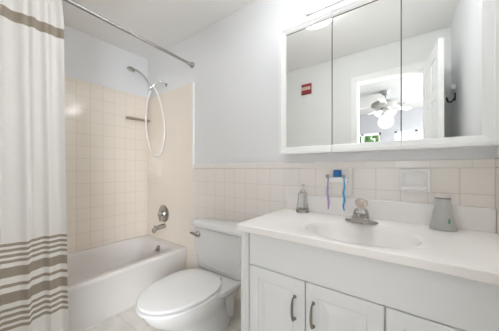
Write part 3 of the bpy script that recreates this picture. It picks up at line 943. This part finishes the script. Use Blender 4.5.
def soap_dish():
    x0, x1, z0, z1 = 2.532, 2.662, 0.994, 1.120
    t = empty('soap_dish', ((x0 + x1) / 2, 0, z0), 'white ceramic soap dish set in the tiles below the mirror cabinet', 'soap dish')
    rs = [rrect(x0, x1, z0, z1, 0.012, 6), rrect(x0 + .001, x1 - .001, z0 + .001, z1 - .001, 0.012, 6), rrect(x0 + .007, x1 - .007, z0 + .007, z1 - .007, 0.012, 6),
          rrect(x0 + .014, x1 - .014, z0 + .022, z1 - .012, 0.012, 6), rrect(x0 + .018, x1 - .018, z0 + .028, z1 - .016, 0.012, 6), rrect(x0 + .026, x1 - .026, z0 + .040, z1 - .022, 0.012, 6)]
    ys = [0.003, -0.014, -0.022, -0.022, -0.014, -0.004]
    b = loft(B(), [[(x, y, z) for x, z in r] for r, y in zip(rs, ys)])
    obj('frame', b, M['ceramic'], t, smooth=True, angle=60)
    rs = [(0, 0.0), (0.02, 0.0), (0.046, 0.006), (0.056, 0.014), (0.058, 0.022)]
    b = B()
    loft(b, [[(x, y, z) for x, y in rrect(x0 + 0.012 + d, x1 - 0.012 - d, -0.050 + d, -0.010, (0.004, 0.004, 0.018, 0.018), 6)] for z, d in ((z0 + 0.010, 0.014), (z0 + 0.016, 0.004), (z0 + 0.030, 0.0), (z0 + 0.034, 0.002), (z0 + 0.032, 0.006), (z0 + 0.024, 0.010))])
    obj('dish', b, M['ceramic'], t, smooth=True, angle=60)
soap_dish()

# ------------------------------------------------------------------ what the mirror shows
def plaque():
    t = empty('wall_plaque', (1.49, YF, 2.093), 'small red plaque with a cream band on the wall, seen in mirror', 'plaque')
    obj('board', bx(1.424, 1.557, YF + 0.0005, YF + 0.014, 2.093, 2.228), M['red'], t, bevel=0.003)
    obj('band', bx(1.424, 1.545, YF + 0.0142, YF + 0.0165, 2.148, 2.190), M['cream'], t, bevel=0.001)
plaque()

def bath_door():
    # leaf hinged on the right jamb, standing open into the bathroom
    hx, hy = DX1 - 0.002, YF + 0.020
    t = obj('door_1', bx(0, 0.001, 0, 0.001, 0, 0.001), M['trim'], kind='structure')
    bm = B()
    w, h, th = 0.585, 2.085, 0.035
    box(bm, 0.0, w, -th / 2 + 0.006, th / 2 - 0.006, 0, h)
    st, mid = 0.085, 0.085
    rails = [(0.0, 0.19), (0.83, 0.97), (1.66, 1.75), (h - 0.10, h)]
    for s in (-1, 1):
        ya, yb = sorted((s * th / 2, s * (th / 2 - 0.006)))
        for a, c in ((0, st), (w / 2 - mid / 2, w / 2 + mid / 2), (w - st, w)):
            box(bm, a, c, ya, yb, 0, h)
        for a, c in rails:
            box(bm, st, w / 2 - mid / 2, ya, yb, a, c)
            box(bm, w / 2 + mid / 2, w - st, ya, yb, a, c)
        for (a, c) in ((st, w / 2 - mid / 2), (w / 2 + mid / 2, w - st)):
            for z0, z1 in ((rails[0][1], rails[1][0]), (rails[1][1], rails[2][0]), (rails[2][1], rails[3][0])):
                prof = [(0.010, 0.0), (0.030, 0.005), (0.034, 0.005)]
                loft(bm, [[(x, s * (th / 2 - 0.006 + d), z) for x, z in ((a + e, z0 + e), (c - e, z0 + e), (c - e, z1 - e), (a + e, z1 - e))] for e, d in prof], cap0=False)
    bmesh.ops.recalc_face_normals(bm, faces=bm.faces[:])
    bm.to_mesh(t.data)
    bm.free()
    t.location = (hx + 0.018, hy, 0.008)
    t.rotation_euler = (0, 0, math.radians(84.0))
    for s in (-1, 1):
        b = B()
        A = (Vector((1, 0, 0)), Vector((0, 0, 1)), Vector((0, s, 0)))
        lathe(b, [(0.028, 0), (0.026, 0.006), (0.010, 0.012), (0.010, 0.034), (0.024, 0.042), (0.027, 0.055), (0.018, 0.066), (0, 0.068)], (w - 0.06, s * th / 2, 0.93), A, 24)
        obj('door_knob', b, M['brushed'], t, smooth=True, local=True)
bath_door()

def hook():
    z = 1.725
    y = -1.30
    t = empty('robe_hook', (XR + WS, y, z), 'black robe hook with white backing on the right wall, seen in mirror', 'hook')
    obj('backing_rail', bx(XR - 0.022, XR + WS - 0.0005, y - 0.16, y + 0.01, z + 0.065, z + 0.105), M['white_plastic'], t, bevel=0.003)
    b = bx(XR - 0.002, XR + WS - 0.0005, y - 0.009, y + 0.009, z - 0.03, z + 0.035)
    tube(b, spline([(XR - 0.001, y, z - 0.01), (XR - 0.018, y, z - 0.036), (XR - 0.042, y, z - 0.030), (XR - 0.050, y, z + 0.004)], 5), 0.007, 10)
    obj('hook_body', b, M['black'], t, smooth=True)
hook()

def fan():
    c = Vector((2.25, -3.20, H))
    t = empty('ceiling_fan', c, 'white bladed ceiling fan with lit glass shades in the bedroom, seen in mirror', 'ceiling fan')
    obj('canopy', lathe(B(), [(0.075, 0.0), (0.075, -0.015), (0.055, -0.05), (0.022, -0.075), (0.014, -0.08)], c, segs=28), M['fan_metal'], t, smooth=True)
    obj('downrod', tube(B(), [c + Vector((0, 0, -0.075)), c + Vector((0, 0, -0.17))], 0.012, 12), M['fan_metal'], t, smooth=True)
    obj('motor', lathe(B(), [(0.02, -0.160), (0.06, -0.165), (0.20, -0.190), (0.215, -0.205), (0.215, -0.245), (0.19, -0.268), (0.08, -0.285), (0.06, -0.33), (0.0, -0.335)], c, segs=36), M['fan_metal'], t, smooth=True)
    for k in range(5):
        a = math.radians(20 + 72 * k)
        u, v = Vector((math.cos(a), math.sin(a), 0)), Vector((-math.sin(a), math.cos(a), 0))
        pl = [(0.24, 0.038), (0.30, 0.045), (0.46, 0.052), (0.53, 0.048), (0.55, 0.03), (0.55, -0.03), (0.53, -0.048), (0.46, -0.052), (0.30, -0.045), (0.24, -0.038)]
        b = B()
        loft(b, [[c + u * r + v * q + Vector((0, 0, -0.262 + q * 0.2 + dz)) for r, q in pl] for dz in (-0.004, 0.004)])
        bl = obj('blade', b, M['fan_white'], t, bevel=0.002)
        b = B()
        loft(b, [[c + u * r + v * q + Vector((0, 0, -0.258 + q * 0.2 + dz)) for r, q in ((0.17, 0.018), (0.30, 0.03), (0.30, -0.03), (0.17, -0.018))] for dz in (-0.012, -0.006)])
        obj('blade_iron', b, M['fan_metal'], bl)
    for k in range(3):
        a = math.radians(35 + 120 * k)
        u = Vector((math.cos(a), math.sin(a), 0))
        ax = (u * 1.0 + Vector((0, 0, -1))).normalized()
        U = Vector((-u.y, u.x, 0))
        p = c + u * 0.07 + Vector((0, 0, -0.33))
        sh = obj('lamp_shade', lathe(B(), [(0.020, 0.0), (0.026, 0.02), (0.038, 0.05), (0.046, 0.08), (0.052, 0.105), (0.046, 0.103), (0.0, 0.09)], p, (U, ax.cross(U), ax), 24), M['fan_glass'], t, smooth=True)
        obj('lamp_fitter', tube(B(), [c + u * 0.03 + Vector((0, 0, -0.315)), p + ax * 0.004], [0.012, 0.022], 12), M['fan_metal'], t, smooth=True)
    l = bpy.data.lights.new('fan_bulb', 'POINT')
    l.energy = BEDROOM_POWER
    l.shadow_soft_size = 0.12
    l.color = (0.97, 0.99, 1.0)
    o = bpy.data.objects.new('fan_bulb', l)
    o.location = Vector((0, 0, -0.52))
    o.parent = t
    COL.objects.link(o)
fan()

# trees outside the bedroom's left window
def tree(x, y, h, seed, label):
    rnd = random.Random(seed)
    t = empty('garden_tree', (x, y, -0.3), label, 'tree')
    obj('trunk', tube(B(), [(x, y, -0.3), (x + 0.05, y, 0.6), (x, y + 0.05, h * 0.7)], [0.11, 0.09, 0.05], 10), M['bark'], t, smooth=True)
    b = B()
    for k in range(900):
        a, e = rnd.uniform(0, 2 * PI), rnd.uniform(-1, 1)
        r = 0.75 * rnd.random() ** 0.4
        s = math.sqrt(1 - e * e)
        p = Vector((x + r * s * math.cos(a), y + r * s * math.sin(a), h * 0.72 + e * r * 1.15))
        d = Vector((rnd.gauss(0, 1), rnd.gauss(0, 1), rnd.gauss(0, 1))).normalized()
        w = d.cross(Vector((rnd.gauss(0, 1), rnd.gauss(0, 1), rnd.gauss(0, 1)))).normalized()
        L = rnd.uniform(0.07, 0.13)
        b.faces.new([b.verts.new(p - d * L), b.verts.new(p + w * L * 0.5), b.verts.new(p + d * L), b.verts.new(p - w * L * 0.5)])
    me = bpy.data.meshes.new('foliage')
    b.to_mesh(me)
    b.free()
    me.materials.append(M['leaf'])
    o = bpy.data.objects.new('foliage', me)
    o.location = (-x, -y, 0.3)
    o.parent = t
    COL.objects.link(o)
tree(1.15, -7.2, 2.5, 3, 'leafy green tree outside the left bedroom window, seen in mirror')
obj('ground', bx(-6, 10, -14, BY0 - 0.11, -0.4, -0.3), M['carpet'], kind='structure')
